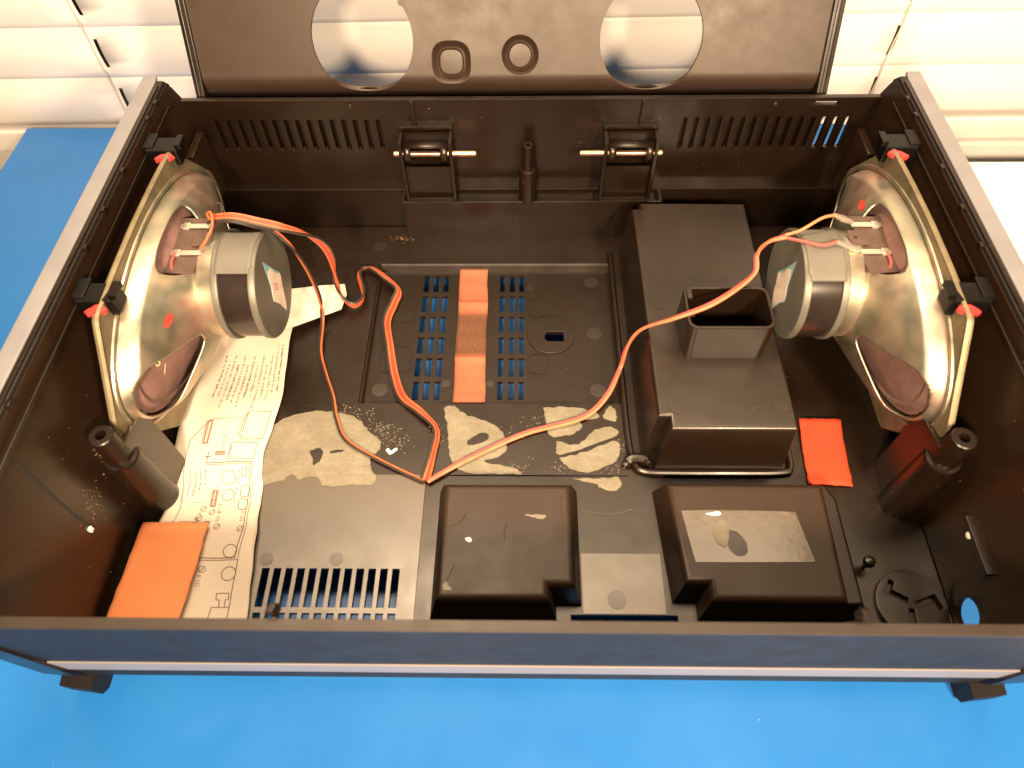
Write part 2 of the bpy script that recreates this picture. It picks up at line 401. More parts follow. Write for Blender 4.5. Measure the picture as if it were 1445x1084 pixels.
# slotted disc in the right front corner
dh = []
for a0 in (20, 150, 265):
    c, s = math.cos(R(a0)), math.sin(R(a0)); L = [(.25, -.12), (1.35, -.12), (1.35, -.75), (1.2, -.75), (1.2, .08), (.25, .08)]
    L = [(.25, .05), (1.4, .05), (1.4, -.72), (1.12, -.72), (1.12, -.24), (.25, -.24)]
    dh.append([(20.28+u*c-v*s, 3.85+u*s+v*c) for u, v in L])
add('slotted_disc', plate(circ(20.28, 3.85, 1.85, 44), dh, .32, .05, XY(.32)), 'black', case)
add('alignment_knob', lathe([(.12, 0), (.14, .5), (.26, .62), (.33, .85), (.27, 1.08), (.1, 1.18)], (18.35, 5.95, 0), n=18), 'black', case)
# inner side walls
def wall_fn(sx): return lambda u, v, w: (sx*(wx(v)-w), u, v)
prof = [(.2, -.7), (32.9, -.7), (33.7, 10.3), (33.1, 11.5), (32.7, 11.9), (.0, 11.9)]
sw_l = add('side_wall', plate(prof, [rect(6.1, 3.75, 6.5, 4.15)], .3, 0, lambda u, v, w: (-(wx(v)-w), u, v)), 'gloss', case, smooth=False)
hr = circ(3.05, 1.25, .85, 32, .95)
sw_r = add('side_wall', plate(prof, [hr], .3, 0, wall_fn(1)), 'gloss', case, smooth=False)
pp = [(.15, -1.0), (33.0, -1.0), (33.8, 6), (33.3, 11.6), (32.8, 12.1), (.0, 12.1), (-.1, 6)]
for sx in (-1, 1):
    outl = pp if sx < 0 else [(.15, -1.0), (1.6, -1.0), (1.9, 2.2), (4.3, 2.4), (4.9, -1.0)]+pp[1:]
    side = add('side_panel', plate(outl, [], 1.4, .1, lambda u, v, w: (sx*(22.9-w), u, v)), 'vinyl', case)
    add('top_strip', plate([(.1, 23.36), (32.6, 23.36), (33.3, 23.5), (33.3, 24.33), (.1, 24.33)], [], .3, .08, lambda u, v, w: (sx*v, u, 12.16+w)), 'side_grey', side)
    add('channel', box(min(sx*23.02, sx*23.2), max(sx*23.02, sx*23.2), 1.5, 32.2, 12.08, 12.22, .03), 'black', side)
    # ribs and channel strips along the inside of the panel's upper edge
    add('edge_strip', box(min(sx*22.5, sx*22.62), max(sx*22.5, sx*22.62), 2.0, 31.5, 11.0, 11.25, .03), 'black', side)
    for y in (30.5, 28.9, 24.2, 21.0, 18.2, 8.6):
        add('catch', box(min(sx*22.72, sx*22.98), max(sx*22.72, sx*22.98), y, y+.35, 11.8, 12.1, .04), 'black', side)
    foot = add('foot', loft([[(sx*(23.45+dx), y, z) for dx, y in ((-.95, -.2+f), (.75, .0+f), (1.0, 2.6), (-.95, 2.6))] for z, f in ((TZ+.0, .1), (TZ+.45, -.3), (-.75, -.35))], True, True), 'vinyl', case)
    # corner block behind the speaker plate
    add('corner_gusset', box(min(sx*22.5, sx*21.9), max(sx*22.5, sx*21.9), 30.4, 33.2, 3.5, 8.2, .15), 'gloss', case)
add('white_peg', box(-22.55, -22.36, 6.15, 6.4, 3.8, 4.15, .03), 'white_clip', sw_l)
add('white_peg', lathe([(.16, 0), (.18, .3), (.1, .34)], (22.45, 6.25, 3.85), 'x', 10, -1), 'white_clip', sw_r)
add('wall_rib', box(22.15, 22.5, 4.1, 7.2, 3.95, 4.25, .05), 'black', sw_r)
add('wall_groove', tube([(-22.74, 6.8, 10.4), (-22.60, 6.5, 7.0), (-22.47, 6.35, 4.2)], .08, 6), 'dark', sw_l)
# back wall
bh = []
for k in range(15):
    x = -20.98+k*.775; bh.append(rrect(x, 6.55, x+.3, 8.92, .1, 2))
    x = 10.28+k*.765; bh.append(rrect(x, 6.55, x+.3, 8.98, .1, 2))
bh += [rect(18.4, 9.85, 20.1, 10.1)]
for hx in (-6.85, 6.85): bh.append(rect(hx-.9, 6.0, hx+.9, 7.0))
bw = add('back_wall', plate([(-22.6, 3.4), (22.6, 3.4), (23.0, CH), (-23.0, CH)], bh, .38, .05, lambda u, v, w: (u, 33.2-w, v)), 'black', case)
add('slot_light_block', join(box(-22.1, 19.66, 33.75, 34.0, 3.0, 9.0), box(-22.1, 19.66, 35.55, 35.8, 5.0, 9.72)), 'black', bw)  # added behind the wall to darken the slots and close the lid gap
add('back_ledge', join(box(-22.4, 22.4, 32.55, 33.25, 3.35, 3.6, .06), box(-22.4, 22.4, 32.6, 32.85, -.2, 3.4)), 'black', bw)
add('back_step', join(box(-9.0, 9.6, 31.4, 31.62, -.05, 3.4, .06), box(-9.0, 9.6, 31.55, 32.7, 2.7, 2.9), box(-9.0, -8.8, 31.5, 32.7, -.05, 3.38), box(9.4, 9.6, 31.5, 32.7, -.05, 3.38)), 'black', bw)
for hx in (-7.55, 7.55): add('rib', box(hx-.14, hx+.14, 32.95, 33.25, 8.2, CH-.05, .04), 'black', bw)
add('rib', box(-20.1, -18.6, 33.1, 33.23, 10.0, 10.12), 'black', bw)
for hx in (-11.6, 16): add('pip', lathe([(.14, 0), (.1, -.12), (.02, -.14)], (hx, 33.15, 10.0), 'y', 10), 'rim', bw)
for sx, hx in ((-1, -6.83), (1, 6.9)):
    xa, xb = hx-1.55, hx+1.55
    fr = add('hinge_frame', join(box(xa-.25, xa+.0, 31.55, 33.2, 3.4, 8.3, .05), box(xb-.0, xb+.25, 31.55, 33.2, 3.4, 8.3, .05),
             box(xa-.25, xb+.25, 32.85, 33.2, 8.35, 8.6, .05), box(xa-.15, xb+.15, 32.85, 33.2, 8.02, 8.16, .03), box(xa, xb, 32.0, 32.15, 3.4, 6.0), box(xa, xb, 31.55, 31.75, 3.35, 3.6, .04)), 'black', bw)
    # barrel: a curved hood with a window showing the pin
    arc = []
    for k in range(13):
        a = R(150-k*16); arc.append((31.95-.55*math.cos(a), 7.3+.55*math.sin(a)))
    def hood(x0, x1, k0, k1):
        rg = []
        for y, z in arc[k0:k1]: rg.append([(x0, y, z), (x1, y, z)])
        return [p for r_ in rg for p in r_], [(2*i, 2*i+1, 2*i+3, 2*i+2) for i in range(len(rg)-1)]
    arc = [(32.0+.62*math.sin(R(a)), 7.3+.62*math.cos(R(a))) for a in range(60, -141, -12)]
    hv = join(hood(xa+.08, xb-.08, 0, 9), hood(xa+.08, xa+.55, 8, len(arc)), hood(xb-.55, xb-.08, 8, len(arc)))
    hb = add('hinge_barrel', hv, 'box', bw); md = hb.modifiers.new('t', 'SOLIDIFY'); md.thickness = .0010; md.offset = 0
    p0, p1 = (hx-2.2, hx+3.4) if sx < 0 else (hx-3.4, hx+2.15)
    add('hinge_pin', lathe([(.12, 0), (.19, .1), (.19, p1-p0-.1), (.12, p1-p0)], (p0, 31.8, 7.28), 'x', 14), 'copper', bw)
add('screw_post', lathe([(.66, 0), (.58, 2.45), (.5, 2.6), (.42, 2.62), (.36, 4.5), (.30, 4.56), (.19, 4.56), (.17, 4.2)], (.03, 31.95, 3.3), n=24), 'black', bw)
# front wall with the silver strip
def fy(z): return -.42+.055*(CH-z)
fw = add('front_wall', plate([(-23.0, -.7), (23.0, -.7), (23.0, CH), (-23.0, CH)], [], .42, .03, lambda u, v, w: (u, fy(v)-w*1.0, v)), 'vinyl', case)
for sx in (-1, 1): add('corner_block', loft([[(sx*x, y, z) for x, y in ((22.75, f), (24.45, f+.12), (24.45, 1.2), (22.75, 1.2))] for z, f in ((-.2, .05), (.5, -.14), (5.5, -.3), (10.4, -.5), (11.3, -.4))], True, True), 'black', case)
fw_rim = add('front_rim', plate(rect(-23.0, -.44, 23.0, .02), [], .12, .03, XY(CH+.1)), 'rim', case)
add('silver_strip', join(([(x, fy(z)-d, z) for x in (-22.7, 22.7) for z, d in ((3.2, .0), (3.2, .07), (1.35, .07), (1.35, .0))], [(0, 4, 5, 1), (1, 5, 6, 2), (2, 6, 7, 3)])), 'trim', fw, smooth=False)
for x, lean in ((-10.0, .35), (12.5, .1)):
    add('rim_hook', plate([(0, 0), (.3, 0), (.34, .55), (.22, .75), (.0, .8), (-.05, .6), (.08, .5)], [], .28, .04, lambda u, v, w: (x-w+lean*u, .12+u*1.2, CH-.15+v)), 'black', case)
# corner screw posts with their fins
for sx in (-1, 1):
    sp = add('screw_post', lathe([(1.02, 0), (.95, 5.35), (.88, 5.5), (.68, 5.52), (.62, 7.55), (.57, 7.6), (.27, 7.6), (.25, 7.0)], (sx*21.3, 9.75, 0), n=32), 'black', case)
    add('fin', plate([(9.8, 0), (12.2, 0), (12.3, .6), (12.25, 6.0), (10.2, 6.5), (9.8, 6.5)], [], .28, .05, lambda u, v, w: (sx*20.75+w+.14, u, v)), 'box' if sx < 0 else 'black', sp)
# two moulded humps at the front
hump_l = [(-4.75, 3.35), (1.15, 3.35), (1.15, 4.1), (2.5, 4.1), (2.5, 9.95), (-4.7, 9.95)]
h1 = add('front_housing', frustum(hump_l, 0, 2.1, .4, .42), 'hump', case, label='left moulded housing by the front rim with white scuffs on top')
add('housing_foot', frustum([(-5.0, 3.05), (1.3, 3.05), (1.3, 3.6), (2.7, 8.5), (2.7, 10.3), (-5.0, 10.3)], 0, .35, .1, .1), 'black', h1)
hump_r = [(8.1, 4.3), (9.35, 4.3), (9.35, 3.4), (16.25, 3.4), (16.4, 9.98), (7.72, 10.0)]
h2 = add('front_housing', frustum(hump_r, 0, 2.1, .4, .36), 'hump', case, label='right moulded housing by the front rim with a glossy tape patch')
add('housing_step', frustum([(15.4, 3.4), (17.2, 3.4), (17.2, 9.3), (16.75, 10.2), (15.4, 10.2)], 0, 1.55, .3, .2), 'black', h2)
add('tape_patch', plate(blob([(8.35, 8.3), (10.0, 8.36), (13.3, 8.3), (14.5, 8.25), (14.95, 5.45), (12, 5.4), (8.75, 5.4)], 1, .0), [], .03, .01, XY(2.135)), 'film', h2)
add('glue_drop', plate(blob([(10.7, 7.2), (11.2, 7.05), (11.55, 6.5), (11.5, 5.9), (11.0, 5.75), (10.6, 6.2)], 4, .02), [], .03, .01, XY(2.155)), 'floor', h2)
add('glue_fleck', plate(blob([(9.95, 7.3), (10.4, 7.75), (10.8, 7.3), (10.7, 6.6), (10.4, 6.2), (10.0, 6.6)], 4, .08), [], .04, .015, XY(2.17)), 'glue', h2)
add('glue_fleck', plate(blob([(9.6, 8.1), (10.3, 8.25), (10.5, 8.12), (10.2, 8.0)], 4, .03), [], .04, .015, XY(2.17)), 'white_clip', h2)
for pts in ([(-4.2, 7.3), (-3.6, 7.6), (-3.3, 8.1)], [(-1.2, 6.5), (-1.25, 7.0), (-1.1, 7.5)], [(-4.4, 3.9), (-4.1, 4.5), (-3.8, 5.2)], [(1.9, 7.9), (1.8, 8.7), (1.95, 9.1)]):
    add('scratch', tube([(x, y, 2.1) for x, y in crom([(a, b, 0) for a, b in pts], 4) for _ in (0,)] if False else [(p.x, p.y, 2.1) for p in crom([(a, b, 0) for a, b in pts], 4)], .02, 5), 'rim', h1)
add('white_fleck', plate(blob([(-3.35, 6.65), (-3.1, 6.72), (-2.95, 6.55), (-3.05, 6.42), (-3.25, 6.5)], 3, .01), [], .03, .01, XY(2.125)), 'white_clip', h1)
add('glue_fleck', plate(blob([(-.2, 8.0), (.4, 8.05), (1.0, 7.95), (.8, 7.75), (.3, 7.85)], 4, .05), [], .03, .01, XY(2.12)), 'glue', h1)
add('glue_fleck', plate(blob([(-4.35, 4.1), (-4.2, 4.3), (-4.0, 4.05), (-3.9, 3.85), (-4.3, 3.85)], 4, .03), [], .03, .01, XY(2.12)), 'glue', h1)
add('scratch', tube([(p.x, p.y, .03) for p in crom([(3.1, 9.2, 0), (4.0, 9.0, 0), (5.1, 9.0, 0), (6.1, 9.3, 0)], 5)], .022, 5), 'glue', case)
# speaker port chamber with its duct collar
bx = [(7.25, 12.95), (7.9, 12.95), (7.9, 12.1), (14.72, 12.1), (14.85, 12.3), (14.95, 30.1), (7.75, 30.2), (7.75, 29.6), (7.15, 29.6)]
chamber = add('port_chamber', frustum(bx, 0, 4.4, .42, .2, [rrect(9.3, 17.2, 13.7, 20.3, .3)]), 'box', case)
ro, ri = rrect(8.95, 17.0, 13.85, 20.15, .55, 5), rrect(9.17, 17.22, 13.63, 19.93, .4, 5)
rb, rbi = rrect(9.0, 16.9, 13.85, 20.5, .6, 5), rrect(9.2, 17.15, 13.65, 20.2, .4, 5)
add('duct_collar', loft([[(x, y, 4.38) for x, y in rb], [(x, y, 6.95) for x, y in ro], [(x, y, 7.02) for x, y in offset(ro, .05)], [(x, y, 7.02) for x, y in offset(ri, -.05)], [(x, y, 6.95) for x, y in ri], [(x, y, -.1) for x, y in rbi]]), 'box', chamber, angle=50)
add('collar_tab', box(9.15, 9.45, 19.2, 19.9, 6.9, 7.12, .05), 'rim', chamber)
add('collar_tab', box(9.1, 9.4, 17.9, 18.15, 6.9, 7.1, .04), 'rim', chamber)
add('base_bead', tube(crom([(6.05, 29.5, .2), (6.1, 22, .2), (6.15, 14.5, .2), (6.35, 12.3, .2), (6.9, 11.65, .22), (8.5, 11.55, .22), (12, 11.55, .22), (15.0, 11.6, .22), (15.6, 11.95, .22), (15.65, 13.2, .22)], 8), .21, 10), 'floor', chamber)
add('bead_knot', tube(crom([(5.75, 12.0, .3), (6.2, 12.35, .5), (6.9, 12.3, .55), (7.2, 12.0, .5)], 6), [.2]*3+[.3]*13+[.22]*3, 10), 'black', chamber)
add('port_rail', box(15.5, 16.3, 17.5, 17.9, .0, 1.6, .1), 'black', chamber)
# lid leaning back behind the case
lid_o = Vector((0, 34.93, 9.8)); lu = Vector((0, .411, .9116)); ln = Vector((0, -.9116, .411))
LID = lambda u, v, w: tuple(lid_o+Vector((u, 0, 0))+lu*v+ln*w)
lh = [circ(-10.7, 3.22, 3.29, 72, 3.4), circ(7.93, 3.18, 3.29, 72, 3.4), circ(-10.7, 16.5, 3.29, 48), circ(7.93, 16.5, 3.29, 48)]
def rsq(cx, cv, r, sq, n=40):
    o = []
    for i in range(n):
        a = 2*math.pi*i/n; k = 1/(abs(math.cos(a))**2.9+abs(math.sin(a))**2.9)**(1/2.9)*.95 if sq else 1
        o.append((cx+r*k*math.cos(a), cv+r*k*math.sin(a)))
    return o
lh += [rsq(-5.0, 1.83, 1.36, True), rsq(-.5, 2.2, 1.24, False)]
def bend(vf, v0=1.1, RR=1.3):  # lower edge curled back, shaped to darken the lid's bottom band
    bm = bmesh.new(); V = [bm.verts.new(v) for v in vf[0]]
    for f in vf[1]:
        try: bm.faces.new([V[i] for i in f])
        except ValueError: pass
    for k in range(14):
        bmesh.ops.bisect_plane(bm, geom=bm.verts[:]+bm.edges[:]+bm.faces[:], plane_co=(0, v0-.13*k, 0), plane_no=(0, 1, 0))
    bm.verts.index_update(); out = []
    for v in bm.verts:
        u, a, w = v.co
        if a < v0:
            th = min((v0-a)/RR, 1.35); r_ = RR+w
            a, w = v0-r_*math.sin(th), -(RR-r_*math.cos(th))
        out.append(LID(u, a, w))
    fs = [tuple(v.index for v in f.verts) for f in bm.faces]; bm.free(); return out, fs
lid = add('lid', bend(plate(rect(-22.15, -.65, 19.68, 27), lh, .3, 0)), 'lid', case, angle=50)
for xa, xb in ((-22.2, -21.62), (19.06, 19.74)):
    add('lid_edge', join(plate(rect(xa, -.3, xb, 27), [], .7, .06, lambda u, v, w: LID(u, v, w+.3)), plate(rect(xa+.18, -.3, xb-.25, 27), [], .16, .05, lambda u, v, w: LID(u, v, w+.4))), 'black', lid)
def dimple(cx, cv, sq):
    R0 = 1.38 if sq else 1.26; rings = []
    for r, h in ((1.0, -.012), (.95, -.03), (.88, -.14), (.76, -.34), (.68, -.40), (.61, -.36), (.585, -.12), (.56, -.06), (.52, -.045), (.05, -.045)):
        rings.append([LID(u, v, h) for u, v in rsq(cx, cv, R0*r, sq and True)])
    return loft(rings, False, True)
add('dimple', dimple(-5.0, 1.83, True), 'lid', lid); add('dimple', dimple(-.5, 2.2, False), 'lid', lid)
for u, v, r in ((-7.1, 1.75, .5), (4.2, 1.6, .5), (-8.0, 5.3, .2), (3.6, 6.6, .25), (-14.2, 5.4, .2), (17.3, 1.8, .15)):
    add('ejector_mark', plate(circ(u, v, r, 24), [], .04, 0, lambda a, b, w: LID(a, b, w+.012)), 'lid', lid, smooth=False)
# dried glue on the floor band
def smear(out, holes=(), j=.06):
    o = blob(out, 5, j); hs = [blob(h, 5, .02) for h in holes]; vf = [plate(o, hs, .03, .01, XY(.13))]
    for lp in [o]+hs: vf.append(tube([(x, y, .125) for x, y in lp+lp[:1]], [.012+.03*random.random() for _ in range(len(lp)+1)], 5))
    return join(*vf)
gl = [(-16.2, 14.3), (-15.47, 15.08), (-14.7, 15.52), (-13.33, 15.78), (-11.67, 15.7), (-10.56, 15.18), (-9.87, 14.42), (-9.2, 13.9), (-8.94, 13.34), (-9.14, 12.93), (-9.45, 12.53), (-9.37, 11.89), (-8.97, 11.19), (-9.23, 10.75), (-10.5, 10.7), (-12.05, 10.68), (-12.41, 11.17), (-13.12, 11.2), (-13.52, 11.1), (-14.14, 11.38), (-14.49, 11.0), (-15.2, 10.85), (-16.2, 10.9)]
hl = [[(-13.3, 13.0), (-12.7, 13.2), (-12.4, 12.9), (-12.5, 12.3), (-12.85, 12.0), (-13.0, 12.4)], [(-12.0, 13.0), (-11.3, 13.1), (-11.15, 12.95), (-11.5, 12.85), (-12.0, 12.82)]]
add('glue_residue', smear(gl, hl), 'glue', case, label='largest patch of dried cream glue, next to the paper sheet')
gm = [(-5.3, 16.1), (-4.6, 16.2), (-3.9, 15.6), (-2.6, 15.1), (-1.5, 14.3), (-1.3, 13.2), (-1.8, 12.6), (-2.6, 12.3), (-1.0, 11.9), (-.4, 11.5), (-1.6, 11.46), (-3.6, 11.6), (-4.5, 12.3), (-4.8, 13.6), (-5.0, 15.0)]
hm = [[(-3.7, 13.75), (-2.9, 14.3), (-2.4, 14.2), (-2.4, 13.8), (-3.0, 13.5), (-3.6, 13.4)], [(-3.5, 12.8), (-3.0, 12.95), (-2.9, 12.8), (-3.3, 12.68)]]
add('glue_residue', smear(gm, hm), 'glue', case, label='middle patch of dried cream glue below the felt strip')
ga = [(1.05, 16.1), (2.6, 16.15), (4.0, 15.9), (4.4, 15.4), (3.0, 15.3), (3.4, 14.8), (2.6, 14.2), (1.5, 14.1), (1.2, 15.0)]
gb = [(1.7, 13.6), (3.0, 13.4), (4.0, 14.2), (5.2, 14.9), (5.4, 16.0), (4.9, 16.1), (4.6, 15.5), (5.4, 14.6), (5.3, 13.9), (3.6, 13.3), (1.9, 12.75)]
gc = [(2.0, 12.5), (3.6, 13.0), (5.3, 13.7), (5.6, 13.1), (5.2, 12.3), (4.0, 11.7), (2.9, 11.7), (2.3, 12.1)]
add('glue_residue', join(smear(ga), smear([(1.8, 13.7), (3.1, 13.5), (4.2, 14.5), (5.2, 14.7), (5.5, 14.2), (3.6, 13.35), (1.9, 12.8)]), smear([(4.7, 15.4), (5.5, 15.2), (5.5, 16.0), (5.1, 16.2)]), smear(gc)), 'glue', case, label='right patch of dried cream glue crossed by the pink wire')
add('glue_residue', smear([(2.8, 11.2), (4.2, 11.25), (5.6, 11.3), (5.6, 10.6), (4.6, 10.55), (4.0, 10.9)]) if False else join(*[([(x, y, z-.1) for x, y, z in V_], F_) for V_, F_ in [smear([(2.8, 11.2), (4.2, 11.25), (5.4, 11.3), (5.4, 10.6), (4.6, 10.55), (4.0, 10.9)])]]), 'glue', case, label='small dried smear behind the gap between the two housings')
add('glue_fleck', plate(blob([(-8.6, 13.0), (-8.3, 12.75), (-7.9, 13.1), (-8.0, 13.2), (-8.3, 13.0), (-8.5, 13.2)], 3, .02), [], .04, .01, XY(.14)), 'white_clip', case)
fl = []
for k in range(420):                      # crumbs of glue around the patches
    cx, cy = random.choice([(-9.3, 14.6), (-8.9, 14.2), (-8.4, 13.8), (-7.8, 13.7), (-10.3, 15.6), (-11.5, 16.0), (-5.5, 14.5), (-.9, 14.2), (.7, 15), (5.6, 13), (-.3, 12), (5.2, 11.8), (1.9, 11.6)])
    x, y, r = random.gauss(cx, .45), random.gauss(cy, .4), random.uniform(.02, .07)
    if not 11.5 < y < 16.35: continue
    fl.append(plate([(x+r*random.uniform(.5, 1.6)*math.cos(a), y+r*math.sin(a)) for a in (0, 1.3, 2.5, 3.8, 5)], [], .02, 0, XY(.125)) if False else ([(x-r, y, .11), (x+r*.4, y-r, .11), (x+r, y+r*.5, .11), (x, y, .11+r)], [(0, 1, 3), (1, 2, 3), (2, 0, 3)]))
tag(add('glue_crumbs', join(*fl), 'glue', case, smooth=False), kind='stuff')

# ================================================================== the two loudspeakers
def speaker(sx, label, side):
    cy, cz = 20.4, 6.6
    sp = thing('loudspeaker', label, 'loudspeaker', (sx*21.2, cy, cz), 'oval loudspeakers in the case')
    D = lambda d, a, b: (sx*(21.0-d), cy+a, cz+b)
    fl = [(-6.3, 4.85), (-3.2, 5.02), (0, 5.1), (3.2, 5.02), (6.3, 4.85), (9.6, .6), (9.6, -.8), (6.4, -5.1), (-6.4, -5.1), (-9.8, -.8), (-9.8, .5)]
    if sx > 0: pass
    oval = [(8.7*math.cos(2*math.pi*i/72), 4.55*math.sin(2*math.pi*i/72)) for i in range(72)]
    flo = rrect(-9.5, -5, 9.5, 4.95, .3)
    def soft(p, n=3, r=.35):
        out = []
        for i in range(len(p)):
            a, b, c = Vector(p[i-1]), Vector(p[i]), Vector(p[(i+1) % len(p)])
            u, v = b+(a-b).normalized()*r, b+(c-b).normalized()*r
            for k in range(n+1):
                t_ = k/n; out.append(tuple((1-t_)**2*u+2*t_*(1-t_)*b+t_*t_*v))
        return out
    flo = soft(fl)
    screws = [circ(ax, bx_, .16, 10) for ax, bx_ in ((-7.6, -2.6), (-7.2, -3.1), (-8.0, 1.2), (7.6, -2.6), (8.0, 1.2))]
    fo = add('flange', plate(flo, [oval]+screws, .12, .02, lambda u, v, w: D(w+.06, u, v)), 'zinc', sp)
    lip = loft([[D(.08, u, v) for u, v in flo], [D(.06, u, v) for u, v in offset(flo, -.06)], [D(-.12, u, v) for u, v in offset(flo, -.1)], [D(-.14, u, v) for u, v in offset(flo, .05)]])
    add('flange_lip', lip, 'lip', fo)
    add('gasket', plate(offset(flo, .12), [oval], .3, .03, lambda u, v, w: D(w-.1, u, v)), 'lip', sp)
    # basket: oval ring narrowing to the magnet, windows cut out
    NA, NS = 432, 84
    def ringp(s):
        k = s
        A = 8.85+(2.75-8.85)*k; B = 4.40+(2.72-4.40)*k
        d = .05+.75*(1-(1-min(s/.14, 1))**2)+1.95*max(s-.02, 0)**.9
        return A, B, d
    wins = [(185, .05, .88, 34, 10), (-5, .05, .88, 34, 10), (87, .13, .86, 21, 27), (270, .12, .80, 22, 18)]
    def inside(phi, s):
        for c, s0, s1, h0, h1 in wins:
            dphi = (phi-c+180) % 360-180
            v = (s-s0)/(s1-s0)
            if 0 <= v <= 1:
                h = h0+(h1-h0)*v; u = dphi/h; vv = 2*v-1
                if abs(u)**4+abs(vv)**4 < 1: return True
        return False
    bm = bmesh.new(); grid = []
    for j in range(NS+1):
        s = j/NS; A, B, d = ringp(s); grid.append([bm.verts.new(D(d, A*math.cos(2*math.pi*i/NA), B*math.sin(2*math.pi*i/NA))) for i in range(NA)])
    for j in range(NS):
        for i in range(NA):
            if not inside(360*(i+.5)/NA, (j+.5)/NS):
                q = (i+1) % NA; bm.faces.new((grid[j][i], grid[j][q], grid[j+1][q], grid[j+1][i]))
    for v in [v for v in bm.verts if not v.link_faces]: bm.verts.remove(v)
    bnd = {}
    ends = set(grid[0])|set(grid[-1])
    for v in bm.verts:
        nb = [e.other_vert(v) for e in v.link_edges if e.is_boundary]
        if len(nb) == 2 and v not in ends: bnd[v] = nb
    for _ in range(14):
        new = {v: v.co*.4+(a.co+b.co)*.3 for v, (a, b) in bnd.items()}
        for v, c in new.items(): v.co = c
    # press the window rims inwards a little so the cut edge has a rolled look
    bm.verts.index_update(); bm.verts.ensure_lookup_table()
    vf = [tuple(v.co) for v in bm.verts], [tuple(v.index for v in f.verts) for f in bm.faces]; bm.free()
    o = add('basket', vf, 'zinc', sp, angle=60); md = o.modifiers.new('t', 'SOLIDIFY'); md.thickness = .0011; md.offset = 0
    # embossed rib just inside the flange
    rb = [D(.07, 9.12*math.cos(2*math.pi*i/120), 4.63*math.sin(2*math.pi*i/120)) for i in range(121)]
    add('embossed_rib', tube(rb, .13, 8), 'zinc', fo)
    # cone
    rings = []
    for j in range(25):
        s = j/24; A = 8.3+(1.5-8.3)*s; B = 4.3+(1.5-4.3)*s; d = .35+2.2*s**1.1+(.10*math.sin(s*95) if s < .17 else 0)
        rings.append([D(d, A*math.cos(2*math.pi*i/72), B*math.sin(2*math.pi*i/72)) for i in range(72)])
    cone = add('cone', loft(rings, False, True), 'cone', sp)
    # magnet stack
    c = (sx*21.0, cy+.1, cz+.2)
    st = lambda prof, nm, mt, par: add(nm, lathe(prof, c, 'x', 56, -sx), mt, par, angle=40)
    st([(2.0, 2.2), (2.78, 2.45), (2.98, 2.62), (3.03, 2.8), (3.08, 3.55), (3.02, 3.62), (2.6, 3.64)], 'basket_neck', 'zinc', sp)
    mg = st([(2.4, 3.95), (3.02, 3.95), (3.06, 4.0), (3.06, 5.62), (3.0, 5.66), (2.4, 5.66)], 'magnet', 'ferrite', sp)
    st([(2.2, 3.62), (3.18, 3.62), (3.22, 3.66), (3.22, 3.9), (3.18, 3.96), (2.2, 3.96)], 'pole_plate', 'steel', mg)
    st([(2.2, 5.62), (3.12, 5.62), (3.19, 5.68), (3.19, 5.92), (3.1, 6.03), (2.6, 6.06), (.02, 6.06)], 'back_plate', 'steel', mg)
    # grey tape over the top of the magnet
    tp = []
    a0, a1 = (66, 122) if sx < 0 else (62, 130)
    for k in range(25):
        a = R(a0+(a1-a0)*k/24); r = 3.255
        tp.append([D(dd, .1+rr*math.cos(a), .2+rr*math.sin(a)) for dd, rr in ((3.85, 3.25), (4.0, 3.22), (4.6, r-.05), (5.4, 3.2), (5.66, 3.225), (5.9, 3.215) if k < 22 else (5.75, 3.22))])
    V = [p for r_ in tp for p in r_]; n = len(tp[0])
    F = [(k*n+i, k*n+i+1, (k+1)*n+i+1, (k+1)*n+i) for k in range(24) for i in range(n-1)]
    o = add('tape_band', (V, F), 'tape', sp); md = o.modifiers.new('t', 'SOLIDIFY'); md.thickness = .0004; md.offset = 0
    # torn diamond sticker and stamped letter on the magnet
    fc = lambda u, v, w: D(6.075+w, .1+u, .2+v)
    m = 1
    dia = [(-.25, 1.55), (.55, .35), (.95, -.15), (.75, -.5), (.1, -1.75), (-.35, -.9), (-.75, -.3), (-.45, .35)]
    stk = add('sticker', plate([(x*1.25, y*1.42) for x, y in dia], [], .02, .005, fc), 'sticker_blue' , mg)
    tr = [(-.2, .95), (.2, .75), (.45, .25), (.85, -.15), (.68, -.55), (.1, -1.65), (-.33, -.85), (-.72, -.3), (-.42, .3)]
    add('torn_paper', plate(blob([(x*1.25, y*1.42) for x, y in tr], 4, .04), [], .02, .005, lambda u, v, w: fc(u, v, w+.022)), 'sticker', stk)
    ft = lambda cx, cy_: (lambda x, y: fc((cx+x+cy_+y)*.707, (cy_+y-cx-x)*.707, .035))
    if sx < 0:
        add('stamped_letter', text_vf('H', .42, ft(.15, -2.2)), 'tin', mg, smooth=False, recalc=False)
        add('scribble', text_vf('32', .62, ft(-.25, -.35)), 'red_paint', stk, smooth=False, recalc=False)
    # terminal board and lugs seen through the upper window
    tb = add('terminal_board', join(box(*sorted((sx*(21-.9), sx*(21-2.75))), cy-1.7, cy+2.6, cz+3.0, cz+3.12, .03)), 'board', sp)
    add('fibre_tab', plate([(-.55, -.5), (.5, -.5), (.6, 0), (.5, .5), (-.55, .5)], [circ(.2, 0, .12, 10)], .06, 0, lambda u, v, w: (sx*(21-2.75-u*.9), cy+.75+v*1.1, cz+3.28+w)), 'board', tb)
    for yy in (1.8, -.3):
        add('lug', join(box(*sorted((sx*(21-1.2), sx*(21-2.9))), cy+yy-.17, cy+yy+.17, cz+3.2, cz+3.27, .02), box(*sorted((sx*(21-1.35), sx*(21-1.75))), cy+yy-.26, cy+yy+.26, cz+3.12, cz+3.3, .05)), 'tin', tb)
    add('lead', tube(crom([D(1.5, -.4, 3.3), D(1.5, -1.2, 3.2), D(1.7, -1.75, 2.6), D(1.75, -1.6, 2.1)], 5), .07, 6), 'wire_pink', tb)
